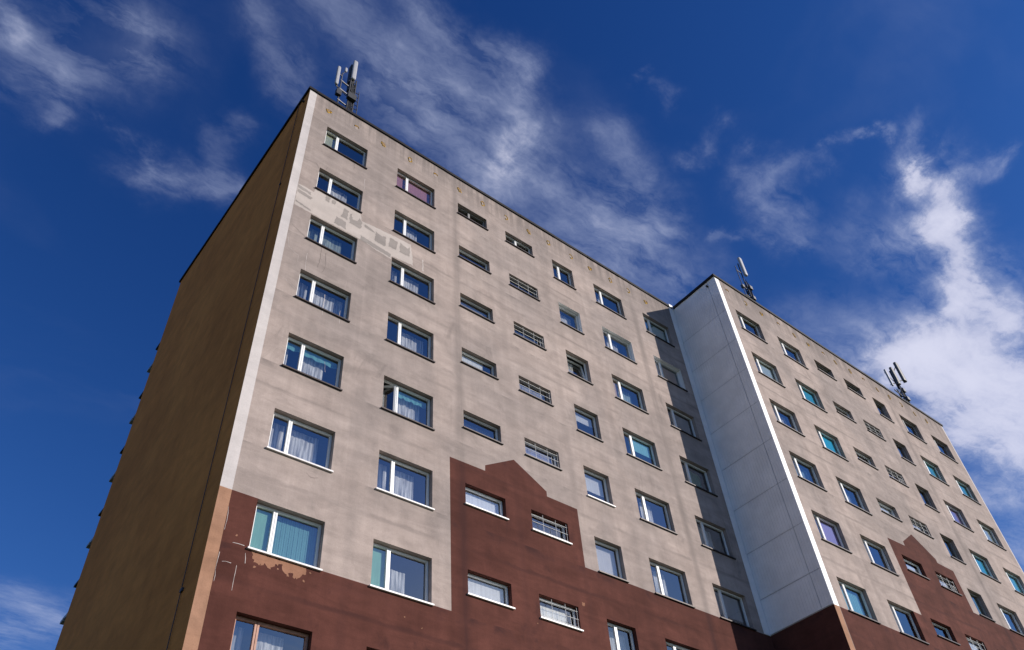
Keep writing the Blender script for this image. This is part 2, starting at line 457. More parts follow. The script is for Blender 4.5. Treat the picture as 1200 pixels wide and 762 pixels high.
def open_sash_mesh(kind, a, b_, ang):
    """a sash turned inwards about its outer stile, with its glass"""
    w, z0, z1 = DIM[kind]; h = z1-z0; bm = bmesh.new()
    s = 0.06; za, zt = 0.07, h-0.035; L = b_-a
    for q in ((0, s, za, zt), (L-s, L, za, zt), (s, L-s, za, za+s), (s, L-s, zt-s, zt)):
        box(bm, q[0], q[1], -0.03, 0.035, q[2], q[3])
    quad(bm, [(s, 0, za+s), (L-s, 0, za+s), (L-s, 0, zt-s), (s, 0, zt-s)], 1)
    return bm

def sill_mesh(kind, mat):
    w, z0, z1 = DIM[kind]; bm = bmesh.new()
    box(bm, 0.002, w-0.002, 0.0, REV+0.01, 0.004, 0.032)
    box(bm, -0.045, w+0.045, -0.058, -0.002, -0.012, 0.030)
    return mesh('sill', bm, mat)

def curtain_mesh(w, h, x0, x1, za, zt, col, seed, sheer=0.12, depth=0.19):
    rnd = random.Random(seed); bm = bmesh.new()
    L = x1-x0; n = max(8, int(L/0.014)); ph = rnd.random()*6; pr = []
    f1 = rnd.uniform(38, 58); f2 = rnd.uniform(11, 19)
    nz = 5
    for k in range(n+1):
        x = x0+L*k/n
        wv = 0.0075*math.sin(x*f1+ph+0.9*math.sin(x*f2))+0.010*math.sin(x*f2+ph*2)
        col_ = []
        for j in range(nz+1):
            t = j/nz; amp = 1.0-0.35*t
            col_.append(bm.verts.new((x, REV+0.10+depth+wv*amp, za+(zt-za)*t+(0.012*math.sin(x*f1) if j == 0 else 0))))
        pr.append(col_)
    for k in range(n):
        for j in range(nz):
            f = bm.faces.new((pr[k][j], pr[k+1][j], pr[k+1][j+1], pr[k][j+1])); f.smooth = True
    return mesh('curtain', bm, cloth(col, sheer))

def blind_mesh(x0, x1, za, zt, col, vertical=False, depth=0.06):
    bm = bmesh.new(); y = REV+0.085+depth
    if vertical:
        n = max(3, int((x1-x0)/0.055)); p = (x1-x0)/n
        for k in range(n):
            a = x0+k*p
            box(bm, a+0.002, a+p-0.004, y+(0.006 if k % 2 else 0), y+0.004+(0.006 if k % 2 else 0), za, zt)
    else:
        n = max(2, int((zt-za)/0.055)); p = (zt-za)/n
        for k in range(n):
            z = za+k*p
            v = [(x0, y+0.014, z), (x1, y+0.014, z), (x1, y-0.006, z+p*0.97), (x0, y-0.006, z+p*0.97)]
            quad(bm, v)
    return mesh('blind', bm, cloth(col, 0.06))

def roller_mesh(x0, x1, za, zt, col, depth=0.015):
    bm = bmesh.new(); y = REV+0.085+depth
    box(bm, x0, x1, y, y+0.006, za, zt); box(bm, x0, x1, y-0.008, y+0.014, za-0.02, za)
    return mesh('roller_blind', bm, cloth(col, 0.03))

def valance_mesh(x0, x1, zt, drop, col):
    bm = bmesh.new(); y = REV+0.085+0.05; n = 40
    lo, hi = [], []
    for k in range(n+1):
        x = x0+(x1-x0)*k/n
        lo.append(bm.verts.new((x, y+0.01*math.sin(k*1.1), zt-drop-0.05*abs(math.sin(k*PI/10)))))
        hi.append(bm.verts.new((x, y, zt)))
    for k in range(n): bm.faces.new((lo[k], lo[k+1], hi[k+1], hi[k]))
    return mesh('valance', bm, cloth(col, 0.05))

def grille_mesh(dense):
    w, z0, z1 = DIM['strip']; h = z1-z0; bm = bmesh.new(); y = 0.035; r = 0.0075
    for z in ((0.12, 0.36, 0.60)): tube(bm, (0.0, y, z), (w, y, z), r, 6)
    vs = [0.03, 0.50, 1.02, 1.46] if not dense else [0.03, 0.50, 1.02, 1.18, 1.32, 1.46]
    for i, x in enumerate(vs):
        lo, hi = (0.04, h) if i in (0, 1, 2, len(vs)-1) else (0.10, 0.46)
        tube(bm, (x, y+0.016, lo), (x, y+0.016, hi), r, 6)
    return mesh('grille', bm, M['grille'])

W_ = (0.90, 0.90, 0.92); T_ = (0.18, 0.44, 0.46); G_ = (0.30, 0.56, 0.42); R_ = (0.50, 0.25, 0.25)
P_ = (0.46, 0.36, 0.62); BG = (0.62, 0.46, 0.36); YG = (0.52, 0.54, 0.36); CY = (0.03, 0.52, 0.66); LG = (0.50, 0.58, 0.52); OR_ = (0.62, 0.36, 0.22)
# contents: (section, column, row) -> list of (what, from, to (fractions of the width), bottom, top (fractions of the height), colour)
SP = {
 (0,0,0): [('roller',.02,.30,.05,.95,YG)],
 (0,0,1): [('curtain',.36,.78,.0,.62,W_)],
 (0,0,2): [('curtain',.02,.30,.0,.50,LG),('curtain',.34,.80,.0,.60,LG)],
 (0,0,3): [('curtain',.05,.28,.0,.75,W_),('curtain',.34,.99,.0,.97,W_)],
 (0,0,4): [('valance',.02,.99,.0,.17,T_),('curtain',.34,.78,.0,.85,W_),('curtain',.02,.14,.0,.7,W_)],
 (0,0,5): [('curtain',.02,.30,.0,.97,W_),('curtain',.34,.86,.0,.97,W_)],
 (0,0,6): [('roller',.02,.30,.03,.99,G_),('vblind',.33,.99,.03,.99,(0.20,0.42,0.41))],
 (0,0,7): [('curtain',.02,.22,.0,.9,W_),('curtain',.36,.75,.0,.9,W_)],
 (0,1,0): [('roller',.02,.30,.0,.99,R_),('roller',.33,.99,.0,.99,R_)],
 (0,1,1): [('curtain',.36,.72,.0,.66,W_)],
 (0,1,2): [('curtain',.02,.28,.0,.5,W_),('curtain',.36,.80,.0,.66,W_)],
 (0,1,3): [('curtain',.36,.95,.0,.9,W_)],
 (0,1,4): [('valance',.34,.99,.0,.17,T_),('curtain',.36,.88,.0,.9,W_)],
 (0,1,5): [('curtain',.02,.30,.0,.9,W_),('curtain',.36,.80,.0,.80,W_)],
 (0,1,6): [('roller',.02,.30,.03,.99,G_),('curtain',.36,.70,.05,.72,W_)],
 (0,2,0): [('blind',.03,.97,.0,.3,(.3,.3,.33))],
 (0,2,1): [('curtain',.03,.75,.0,.7,W_)],
 (0,2,2): [('blind',.03,.97,.0,.97,(.5,.5,.54))],
 (0,2,3): [('roller',.02,.72,.05,.99,(.82,.82,.80))],
 (0,2,4): [('curtain',.03,.97,.0,.9,(.40,.45,.6))],  # bluish cloth imitates the blue sky reflected in this pane
 (0,2,5): [('roller',.02,.98,.0,.99,(.84,.86,.92))],  # white sheet behind the glass imitates a reflected cloud
 (0,2,6): [('roller',.02,.98,.0,.99,(.82,.82,.84))],  # white colour stands in for cloud reflections on the glass
 (0,3,0): [('roller',.36,.56,.03,.99,(.85,.85,.85))],
 (0,3,5): [('curtain',.03,.80,.0,.97,(.85,.72,.74))],
 (0,3,6): [('roller',.02,.80,.0,.80,(.9,.9,.9))],  # white sheet imitates the glare of a bright cloud in the pane
 (0,4,0): [('curtain',.02,.38,.0,.9,W_)],
 (0,4,1): [('curtain',.03,.9,.0,.5,W_)],
 (0,4,2): [('curtain',.03,.6,.0,.6,W_)],
 (0,4,3): [('blind',.03,.97,.66,.99,W_),('curtain',.03,.8,.0,.4,W_)],
 (0,4,4): [('blind',.03,.97,.42,.99,W_),('curtain',.03,.97,.0,.35,(.35,.6,.7))],
 (0,4,5): [('blind',.03,.99,.0,.99,(.84,.82,.86))],
 (0,4,6): [('curtain',.03,.97,.0,.9,W_)],
 (0,5,0): [('curtain',.02,.28,.0,.9,W_),('curtain',.36,.55,.0,.6,W_)],
 (0,5,1): [('curtain',.02,.28,.0,.9,P_),('curtain',.36,.75,.0,.5,W_)],
 (0,5,2): [('roller',.02,.29,.0,.99,BG),('curtain',.36,.85,.0,.6,(.5,.7,.75))],
 (0,5,3): [('roller',.36,.98,.5,.99,(0.25,.55,.6)),('curtain',.02,.29,.0,.99,BG),('curtain',.40,.98,.0,.6,CY)],
 (0,5,4): [('curtain',.02,.28,.0,.95,W_),('curtain',.36,.70,.0,.95,W_)],
 (0,5,5): [('curtain',.02,.28,.0,.9,W_),('curtain',.34,.66,.0,.95,W_)],
 (0,6,0): [('roller',.02,.29,.0,.9,(.3,.55,.7)),('roller',.34,.98,.0,.95,(.34,.48,.42))],
 (0,6,1): [('roller',.02,.29,.0,.99,(.75,.72,.75)),('blind',.34,.98,.0,.98,OR_)],
 (0,6,2): [('blind',.34,.98,.0,.98,(.22,.22,.25))],
 (0,6,3): [('curtain',.55,.95,.0,.9,(.2,.5,.3))],
 (0,6,5): [('blind',.02,.98,.3,.98,(.5,.5,.55))],
 (1,0,0): [], (1,0,1): [('roller',.34,.98,.03,.99,LG)],
 (1,0,2): [('curtain',.36,.9,.0,.45,W_)], (1,0,3): [('curtain',.36,.98,.5,.97,(.4,.6,.7)),('curtain',.36,.6,.0,.4,W_)],
 (1,0,4): [('roller',.34,.98,.28,.99,P_)], (1,0,5): [('vblind',.33,.99,.03,.99,(.25,.55,.6))],
 (1,1,1): [('roller',.34,.98,.05,.99,(.05,.42,.48))], (1,1,2): [('roller',.34,.98,.03,.99,CY)],
 (1,1,3): [('curtain',.40,.9,.0,.5,(.5,.6,.75))],
 (1,2,0): [('blind',.03,.97,.0,.99,(.25,.22,.22))], (1,2,1): [('roller',.02,.98,.0,.6,(.85,.80,.78))],
 (1,2,2): [('roller',.02,.98,.0,.8,(.70,.70,.72))], (1,2,3): [('roller',.02,.98,.0,.99,(.85,.86,.88))],
 (1,2,4): [('roller',.02,.98,.0,.85,(.8,.83,.88))], (1,2,5): [('roller',.03,.36,.0,.8,W_)],
 (1,3,0): [('roller',.03,.32,.0,.9,W_)], (1,3,5): [('roller',.02,.98,.0,.99,W_)], (1,3,1): [('roller',.02,.98,.0,.8,(.5,.5,.54))], (1,3,2): [('roller',.02,.98,.0,.8,(.6,.6,.66))],
 (1,3,3): [('roller',.02,.98,.0,.9,(.8,.8,.84))], (1,3,4): [('roller',.02,.98,.0,.97,(.85,.85,.88))], (0,3,3): [('roller',.02,.98,.0,.9,(.42,.42,.48))], (0,3,4): [('roller',.02,.98,.0,.9,(.40,.40,.52))], (0,3,2): [('blind',.02,.98,.0,.9,(.36,.36,.38))], (0,3,1): [('blind',.02,.98,.0,.9,(.28,.27,.28))],
 (1,4,0): [('blind',.03,.97,.0,.99,(.12,.10,.09))], (1,4,1): [('blind',.03,.97,.0,.99,(.28,.26,.27))],
 (1,4,2): [('blind',.03,.97,.0,.99,(.3,.28,.3))], (1,4,3): [('blind',.03,.97,.0,.99,(.10,.16,.11))], (1,4,4): [('roller',.03,.97,.0,.99,(.10,.16,.11))],
 (1,5,1): [('roller',.34,.98,.05,.99,(.08,.40,.42))], (1,5,2): [('roller',.34,.98,.3,.99,(.36,.28,.5))], (1,5,3): [('roller',.34,.98,.03,.99,(.05,.42,.5))],
 (1,6,0): [('curtain',.36,.9,.0,.7,P_)], (1,6,1): [('roller',.34,.98,.03,.99,(.08,.38,.42))],
 (1,6,2): [('roller',.34,.98,.03,.99,(.48,.55,.52))], (1,6,3): [('roller',.34,.98,.03,.99,(.12,.48,.55))], (1,6,4): [('roller',.34,.98,.03,.99,(.4,.5,.6))],
}
VAR = {(0,4,0): 'double', (0,4,6): 'double', (0,3,0): 'double', (0,2,0): 'double'}
LAB = {(0,0,6): 'window with a green roller blind and teal vertical blinds', (0,1,0): 'window with pink roller blinds', (0,0,7): 'brown wooden framed window with white curtains',
       (0,1,4): 'window with its narrow left sash standing open', (0,4,5): 'small window with a closed white slatted blind', (0,6,1): 'window with white reveals and an orange slatted blind',
       (0,2,3): 'shallow window with a white roller blind', (1,1,2): 'window with a bright cyan blind', (1,0,4): 'window with a purple roller blind', (0,3,6): 'barred shallow window with a very bright white blind'}
WHITE_SILL = {(0,0,6), (0,1,5), (0,1,6), (0,2,5), (0,2,6), (0,3,5), (0,3,6), (0,4,4), (0,0,5), (0,0,7)}
SHOW = []
for s in (0, 1):
    for c in range(7):
        for r in range(NROW):
            lim = {0: {0: 8, 1: 8}.get(c, 7), 1: {0: 7, 1: 6, 2: 6, 3: 6, 4: 6, 5: 6, 6: 6}[c]}[s]
            if r < lim: SHOW.append((s, c, r))
rows_off = [(s, c, r) for s in (0, 1) for c in range(7) for r in range(NROW) if (s, c, r) not in SHOW]

for (s, c, r) in SHOW:
    kind = KIND[c]; w, zz0, zz1 = DIM[kind]; h = zz1-zz0
    x0, x1, z0, z1 = opening(s, c, r); y = 0.0 if s == 0 else YB
    key = (s, c, r); rnd = random.Random(hash(key) & 0xffff)
    var = VAR.get(key, ''); fm = 'pvc'
    if key == (0, 0, 7): fm = 'wood'
    if s == 0 and c == 3 and r in (1, 2, 3): fm = 'darkframe'
    if s == 1 and c in (3, 4) : fm = 'darkframe' if r < 5 else 'pvc'
    if key in ((0,2,0), (1,2,0), (1,5,0), (1,6,0)): fm = 'darkframe'
    skip = (0,) if key == (0, 1, 4) else ((0,) if key == (0, 4, 2) else ())
    win = link('window', cached(('f', kind, var, fm, skip), lambda: frame_mesh(kind, var, M[fm], skip)), block, (x0, y, z0))
    if key in LAB: win['label'] = LAB[key]
    seed = rnd.randrange(24)
    link('pane', cached(('p', kind, var, seed, skip), lambda: pane_mesh(kind, var, seed, skip)), win)
    sm = 'sillw' if key in WHITE_SILL else 'sill'
    link('sill', cached(('s', kind, sm), lambda: sill_mesh(kind, M[sm])), win)
    if c == 3 and r > 0:
        link('grille', cached(('g', r % 2), lambda: grille_mesh(r % 2 == 0 or r > 3)), win)
    if key == (0, 1, 4):
        bm = open_sash_mesh(kind, 0.05, MULL*w-0.02, 0)
        o = obj('open_sash', bm, [M['pvc'], M['glass']], win, (MULL*w-0.02, REV+0.0, 0.0)); o.rotation_euler = (0, 0, math.radians(180-38)); 
    if key == (0, 4, 2):
        bm = open_sash_mesh(kind, 0.05, w-0.05, 0)
        o = obj('tilted_sash', bm, [M['pvc'], M['glass']], win, (0.05, REV+0.03, 0.0)); o.rotation_euler = (math.radians(-8), 0, 0)
    items = SP.get(key)
    if items is None:
        q = rnd.random()
        if kind == 'wide':
            items = [('curtain', .02, .28, 0, .95, W_)]*(q < .5) + [('curtain', .36, rnd.uniform(.55, .95), 0, rnd.uniform(.6, .95), W_)]
        elif c == 3: items = [('curtain', .03, rnd.uniform(.5, .9), 0, rnd.uniform(.4, .9), (.45, .45, .5))]*(q < .7)
        else: items = [('curtain', .05, .95, 0, rnd.uniform(.3, .9), W_)]
    for it in items:
        kd, a, b_, f0, f1, col = it
        xa, xb = a*w+0.03*(a < .1), b_*w-0.03*(b_ > .9); za, zt = 0.05+f0*(h-0.1), 0.05+f1*(h-0.1)
        if kd == 'curtain':
            if f1 > .4 and f0 == 0: zt = 0.05+0.975*(h-0.1)
            me = curtain_mesh(w, h, xa, xb, za, zt, col, rnd.random())
        elif kd == 'roller': me = roller_mesh(xa, xb, za+0.02, zt, col)
        elif kd == 'blind': me = blind_mesh(xa, xb, za, zt, col)
        elif kd == 'vblind': me = blind_mesh(xa, xb, za, zt, col, True)
        else: me = valance_mesh(xa, xb, h-0.06, f1*h, col)
        link(me.name.split('.')[0], me, win)

# storeys below the picture: frames, glass and sills of the remaining windows as one part
def merged(name, fn, mat, parent=None):
    big = bmesh.new()
    for (s, c, r) in rows_off:
        me = fn(KIND[c]); me2 = me.copy()
        x0, x1, z0, z1 = opening(s, c, r)
        me2.transform(Matrix.Translation((x0, 0.0 if s == 0 else YB, z0))); big.from_mesh(me2); bpy.data.meshes.remove(me2)
    o = obj(name, big, mat, parent); o['kind'] = 'stuff'
    return o
low = merged('window', lambda k: cached(('f', k, '', 'pvc', ()), lambda: frame_mesh(k, '', M['pvc'], ())), M['pvc'], block)
merged('pane', lambda k: cached(('p', k, '', 3, ()), lambda: pane_mesh(k, '', 3, ())), M['glass'], low)
merged('sill', lambda k: cached(('s', k, 'sill'), lambda: sill_mesh(k, M['sill'])), M['sill'], low)

# ------------------------------------------------------------------ roof vents: foam rings in a line below the roof edge
vent_meshes = []
for k in range(5):
    rnd = random.Random(40+k); bm = bmesh.new(); n = 16
    ring = []
    arc = rnd.uniform(0, 6.28); gap = [0.35, 0.5, 0.3, 0.62, 0.0][k]
    for i in range(n+1):
        t = arc+2*PI*(1-gap)*i/n; rr = 0.115*(1+rnd.uniform(-.25, .25)); th = 0.026+rnd.uniform(-.006, .012)
        a = (math.cos(t)*rr*0.85, math.sin(t)*rr*1.15)
        cs = [(rr-th)/rr, 1.0, (rr+th)/rr]
        ring.append([bm.verts.new((a[0]*cs[0], -0.002, a[1]*cs[0])), bm.verts.new((a[0], -0.028, a[1])), bm.verts.new((a[0]*cs[2], -0.002, a[1]*cs[2]))])
    for i in range(n):
        for j in range(2): bm.faces.new((ring[i][j], ring[i+1][j], ring[i+1][j+1], ring[i][j+1]))
    quadp = [bm.verts.new((math.cos(2*PI*i/12)*0.095, -0.004, math.sin(2*PI*i/12)*0.12)) for i in range(12)]
    f = bm.faces.new(quadp); f.material_index = 1
    vent_meshes.append(mesh('roof_vent', bm, [M['vent'], M['ventdark' if k < 2 else 'plaster']]))
k = 0
for s, y in ((0, 0.0), (1, YB)):
    xs = [0.89, 2.13, 3.39, 4.66, 5.93, 7.17, 8.39, 9.67, 10.97, 12.11, 13.47, 14.64, 15.96, 17.15, 18.32]
    if s: xs = [21.26, 22.62, 23.83, 25.2, 26.48, 27.61, 28.95, 30.0, 31.33, 32.6, 33.88, 35.05, 36.25, 37.6, 38.85]
    for x in xs:
        o = link('roof_vent', vent_meshes[(k*3+k//4) % 5], block, (x, y, 31.06+random.uniform(-.02, .02)+(0.1 if s else 0)))
        o.rotation_euler[1] = 0; k += 1

# ------------------------------------------------------------------ plaster repairs, peeled paint and filled cracks
def rough_poly(bm, pts, y, jit=0.025, step=0.07, seed=1):
    rnd = random.Random(seed); out = []
    for i in range(len(pts)):
        (x0, z0), (x1, z1) = pts[i-1], pts[i]; L = math.hypot(x1-x0, z1-z0); n = max(1, int(L/step))
        for k in range(n):
            t = k/n; out.append((x0+(x1-x0)*t+rnd.uniform(-jit, jit), z0+(z1-z0)*t+rnd.uniform(-jit, jit)))
    vs = [bm.verts.new((x, y, z)) for x, z in out]
    for t in tessellate_polygon([[Vector((x, z, 0)) for x, z in out]]):
        try: bm.faces.new([vs[i] for i in t])
        except ValueError: pass
    bmesh.ops.recalc_face_normals(bm, faces=bm.faces[:])
    if sum(f.normal.y for f in bm.faces) > 0: bmesh.ops.reverse_faces(bm, faces=bm.faces[:])
bm = bmesh.new()
rough_poly(bm, [(.31,24.45),(.31,25.62),(.55,25.66),(.90,25.60),(.92,25.81),(2.74,25.81),(2.80,25.44),(3.3,25.52),(4.1,25.58),(4.86,25.62),(4.93,25.05),(4.98,24.52),
               (4.10,24.44),(4.06,24.22),(3.4,24.32),(2.80,24.43),(.93,24.43)], -0.003, 0.02, 0.09, 3)
patch = obj('plaster_patch', bm, M['filler'], block); patch['label'] = 'pale repaired band of render between two window rows'
bm = bmesh.new()
rough_poly(bm, [(5.36,24.5),(5.44,24.5),(5.43,24.75),(5.41,25.14),(5.36,25.1),(5.38,24.8)], -0.003, 0.012, .06, 5)
obj('plaster_patch', bm, M['filler'], block)
bm = bmesh.new()
isl = [[(1.98,25.10),(2.24,25.08),(2.27,25.62),(2.10,25.66),(2.05,25.3)], [(1.80,24.56),(2.26,24.56),(2.22,24.93),(1.84,24.97)],
       [(2.36,24.98),(2.80,24.98),(2.84,25.36),(2.72,25.55),(2.63,25.3),(2.45,25.28),(2.40,25.56),(2.33,25.4)],
       [(2.92,25.22),(3.36,25.17),(3.34,25.26),(2.95,25.35)], [(3.38,24.76),(3.80,24.74),(3.82,25.30),(3.66,25.22),(3.40,25.30)],
       [(3.94,24.86),(4.26,24.88),(4.30,25.36),(3.96,25.40)], [(4.40,24.86),(4.82,24.90),(4.84,25.50),(4.72,25.3),(4.42,25.42)],
       [(2.82,24.42),(4.06,24.30),(4.06,24.50),(3.4,24.58),(2.82,24.66)], [(.33,25.42),(.82,25.36),(.80,25.50),(.34,25.56)], [(.34,25.18),(.86,25.12),(.9,25.26),(.34,25.33)],
       [(.32,24.62),(.90,24.52),(.90,24.60),(.32,24.72)], [(1.35,25.52),(1.5,25.5),(1.52,25.78),(1.36,25.8)], [(1.62,25.55),(1.72,25.55),(1.75,25.75),(1.6,25.75)]]
bm.free()
for i, p in enumerate(isl):
    bm = bmesh.new(); rough_poly(bm, p, -0.0055, 0.022, 0.07, 10+i); obj('stain', bm, M['greypatch'], patch)
bm = bmesh.new()
rough_poly(bm, [(1.05,11.835),(1.06,11.70),(1.2,11.55),(1.4,11.62),(1.52,11.55),(1.62,11.68),(1.80,11.72),(1.86,11.55),(1.96,11.48),(2.0,11.62),(2.1,11.58),(2.12,11.48),(2.24,11.52),(2.38,11.68),(2.42,11.835)], -0.003, 0.034, 0.035, 31)
obj('peeled_patch', bm, M['peel'], block)
bm = bmesh.new()
rough_poly(bm, [(11.2,13.32),(11.32,13.33),(11.34,13.42),(11.22,13.43)], -0.003, .02, .05, 33)
obj('peeled_patch', bm, M['peel'], block)
bm = bmesh.new()
rough_poly(bm, [(38.5,17.40),(38.9,17.38),(38.95,17.25),(39.1,17.36),(39.4,17.38),(39.4,17.44),(38.5,17.44)], YB-0.003, 0.02, 0.06, 37)
obj('peeled_patch', bm, M['peel'], block)
def lines(bm, segs, y, wd=0.012, seed=3):
    rnd = random.Random(seed)
    for pts in segs:
        P = []
        for i in range(len(pts)-1):
            (x0, z0), (x1, z1) = pts[i], pts[i+1]; n = max(2, int(math.hypot(x1-x0, z1-z0)/0.12))
            P += [(x0+(x1-x0)*k/n+rnd.uniform(-.012, .012), z0+(z1-z0)*k/n+rnd.uniform(-.012, .012)) for k in range(n)]
        P.append(pts[-1]); L = []; Rr = []
        for i, (x, z) in enumerate(P):
            a = P[max(0, i-1)]; b_ = P[min(len(P)-1, i+1)]; d = Vector((b_[0]-a[0], b_[1]-a[1])).normalized(); ww = wd*rnd.uniform(.4, 1.25)
            L.append(bm.verts.new((x-d.y*ww, y, z+d.x*ww))); Rr.append(bm.verts.new((x+d.y*ww, y, z-d.x*ww)))
        for i in range(len(P)-1): bm.faces.new((L[i], Rr[i], Rr[i+1], L[i+1]))
WL = [([(.55,11.90),(.84,11.91)],.007), ([(.90,11.74),(.93,11.5)],.006), ([(.40,11.40),(.62,11.41)],.007), ([(.74,11.39),(.75,10.80)],.007),
      ([(1.06,22.40),(1.09,21.60)],.006), ([(1.85,20.95),(1.86,20.05)],.008), ([(2.42,20.6),(2.44,20.0)],.005), ([(.34,22.9),(.42,22.3),(.78,22.1),(.8,21.8)],.004),
      ([(2.15,18.28),(2.2,17.9)],.004), ([(.38,20.9),(.9,20.6)],.004), ([(2.75,28.0),(2.76,27.4)],.006), ([(.31,12.75),(.34,12.4),(.32,12.15)],.005), ([(.33,11.6),(.31,11.3),(.33,10.9)],.005)]
for i, (pts, wd) in enumerate(WL):
    bm = bmesh.new(); lines(bm, [pts], -0.0035, wd, 20+i); obj('crack_filler', bm, M['whiteline'], block)
CR = [[(1.5,23.05),(1.52,22.5),(1.47,22.0)], [(1.68,22.85),(1.72,22.2),(1.66,21.9)], [(1.22,27.45),(1.2,27.25)], [(2.24,28.62),(2.25,28.2)], [(.35,27.2),(.8,27.3),(.92,27.1)], [(.4,23.4),(.92,23.1)], [(2.05,14.38),(2.2,14.28),(2.4,14.36)]]
for i, pts in enumerate(CR):
    bm = bmesh.new(); lines(bm, [pts], -0.0035, .005, 50+i); obj('hairline_crack', bm, M['crack'], block)

for i, (px, pz, pr) in enumerate(((1.15,11.48,.03),(1.7,11.60,.025),(2.36,11.50,.03),(2.5,11.74,.02),(.62,12.1,.02),(5.1,11.35,.018),(5.6,11.2,.02),(1.3,8.9,.03),(9.4,12.3,.02))):
    bm = bmesh.new(); rough_poly(bm, [(px-pr,pz-pr*.7),(px+pr,pz-pr),(px+pr*1.2,pz+pr*.6),(px-pr*.4,pz+pr)], -0.003, .012, .02, 80+i); obj('peeled_patch', bm, M['peel'], block)
# ------------------------------------------------------------------ rear balconies whose ends show past the end wall
bal0 = None
for r in range(0, 9):
    z = 26.55-FL*(r)+FL*0 + 0.0
    bm = bmesh.new(); box(bm, 0.0, 3.2, DEP+0.005, DEP+0.50, z+0.0, z+0.12); box(bm, -0.02, 0.10, DEP+0.3, DEP+0.58, z-0.05, z+0.05)
    o = obj('balcony', bm, M['darkframe'], block)
    bm = bmesh.new(); box(bm, 0.0, 3.2, DEP+0.42, DEP+0.50, z+1.22, z+1.30); box(bm, 0.0, 0.08, DEP+0.01, DEP+0.42, z+1.22, z+1.30)
    box(bm, 0.14, 3.1, DEP+0.44, DEP+0.47, z+0.125, z+1.215)
    obj('railing', bm, M['steeldark'], o)

# ------------------------------------------------------------------ antenna masts on the roof
def capsule(bm, x, y, z0, z1, rx, ry, lean=0.0):
    """rounded rectangular antenna cover"""
    n = 14; rings = []
    for z, sc_ in ((z0, .55), (z0+.03, .92), (z0+.10, 1), (z1-.10, 1), (z1-.03, .9), (z1, .5)):
        rg = []
        for k in range(n):
            t = 2*PI*k/n; cx = math.copysign(abs(math.cos(t))**0.6, math.cos(t)); cy = math.copysign(abs(math.sin(t))**0.6, math.sin(t))
            rg.append(bm.verts.new((x+cx*rx*sc_+lean*(z-z0), y+cy*ry*sc_, z)))
        rings.append(rg)
    for a, b_ in zip(rings[:-1], rings[1:]):
        for k in range(n): bm.faces.new((a[k], a[(k+1) % n], b_[(k+1) % n], b_[k]))
    bm.faces.new(rings[0][::-1]); bm.faces.new(rings[-1])
RZ = H-0.25
def lattice(bm, cx, cy, z0, z1, half, step, r=0.022):
    cs = [(cx-half, cy-half*.6), (cx+half, cy-half*.6), (cx, cy+half)]
    for x, y in cs: tube(bm, (x, y, z0), (x, y, z1), r, 7)
    z = z0+0.1; k = 0
    while z+step < z1+0.01:
        for i in range(3):
            a, b_ = cs[i], cs[(i+1) % 3]
            tube(bm, (a[0], a[1], z), (b_[0], b_[1], z), r*.7, 5)
            p, q = (a, b_) if k % 2 else (b_, a)
            tube(bm, (p[0], p[1], z), (q[0], q[1], z+step), r*.7, 5)
        z += step; k += 1

GRP = 'antenna masts on the roof edge'
# 1: lattice tower with two pale panels
bx, by = 1.86, 0.42
t1 = thing('antenna_mast', 'tall lattice antenna mast with two pale panel antennas nearest the end wall corner', 'antenna mast', (bx, by, RZ), GRP)
def loc(bm_pts): return bm_pts
bm = bmesh.new(); lattice(bm, 0, 0, 0, 35.25-RZ, 0.13, 0.24, 0.032)
tube(bm, (0, 0.05, 3.2), (0, 0.05, 4.2), 0.035, 8)
box(bm, -0.24, 0.2, -0.15, 0.2, 0, 0.05)
obj('lattice_tower', bm, M['steeldark'], t1)
bm = bmesh.new()
for k in range(7): 
    z = 0.75+k*0.33
    tube(bm, (0.12, -.05, z), (0.34, -.05, z+.02), 0.019, 5)
tube(bm, (0.34, -.05, 0.5), (0.34, -.05, 2.95), 0.019, 5)
obj('ladder', bm, M['steeldark'], t1)
bm = bmesh.new()
for z in (1.35, 2.25, 2.95): 
    tube(bm, (0.0, 0, z), (-0.60, -.10, z-.05), 0.036, 6); tube(bm, (0.0, .1, z+.16), (-0.58, -.10, z), 0.027, 5)
tube(bm, (-0.56, -.10, 0.9), (-0.56, -.10, 3.55), 0.030, 8)
tube(bm, (-0.56, -.10, 2.15), (-0.80, -.14, 2.2), 0.022, 6); tube(bm, (-0.56, -.10, 3.3), (-0.80, -.14, 3.3), 0.022, 6); tube(bm, (-.56,-.1,3.5),(-.40,-.1,3.95),.018,6)
obj('outrigger', bm, M['steel'], t1)
bm = bmesh.new(); capsule(bm, -0.06, -0.14, 35.10-RZ, 36.75-RZ, 0.105, 0.07); obj('panel_antenna', bm, M['radome'], t1)
bm = bmesh.new(); capsule(bm, -0.79, -0.20, 33.78-RZ, 35.30-RZ, 0.075, 0.06); obj('panel_antenna', bm, M['radome'], t1)
bm = bmesh.new(); capsule(bm, -0.44, -0.12, 35.38-RZ, 35.72-RZ, 0.06, 0.05); obj('small_antenna', bm, M['radome'], t1)
bm = bmesh.new(); box(bm, -0.20, 0.06, -0.06, 0.16, 3.35, 4.9); box(bm, -0.16, 0.12, -0.06, 0.16, 2.75, 3.2); obj('radio_unit', bm, M['steeldark'], t1)  # tall box stands in for the panel antenna's dark side
bm = bmesh.new(); box(bm, -0.22, 0.16, -0.26, -0.09, 1.75, 2.15); obj('radio_unit', bm, M['steeldark'], t1)
bm = bmesh.new(); box(bm, -0.72, -0.5, -0.22, -.06, 1.55, 1.95); obj('radio_unit', bm, M['steeldark'], t1)
bm = bmesh.new()
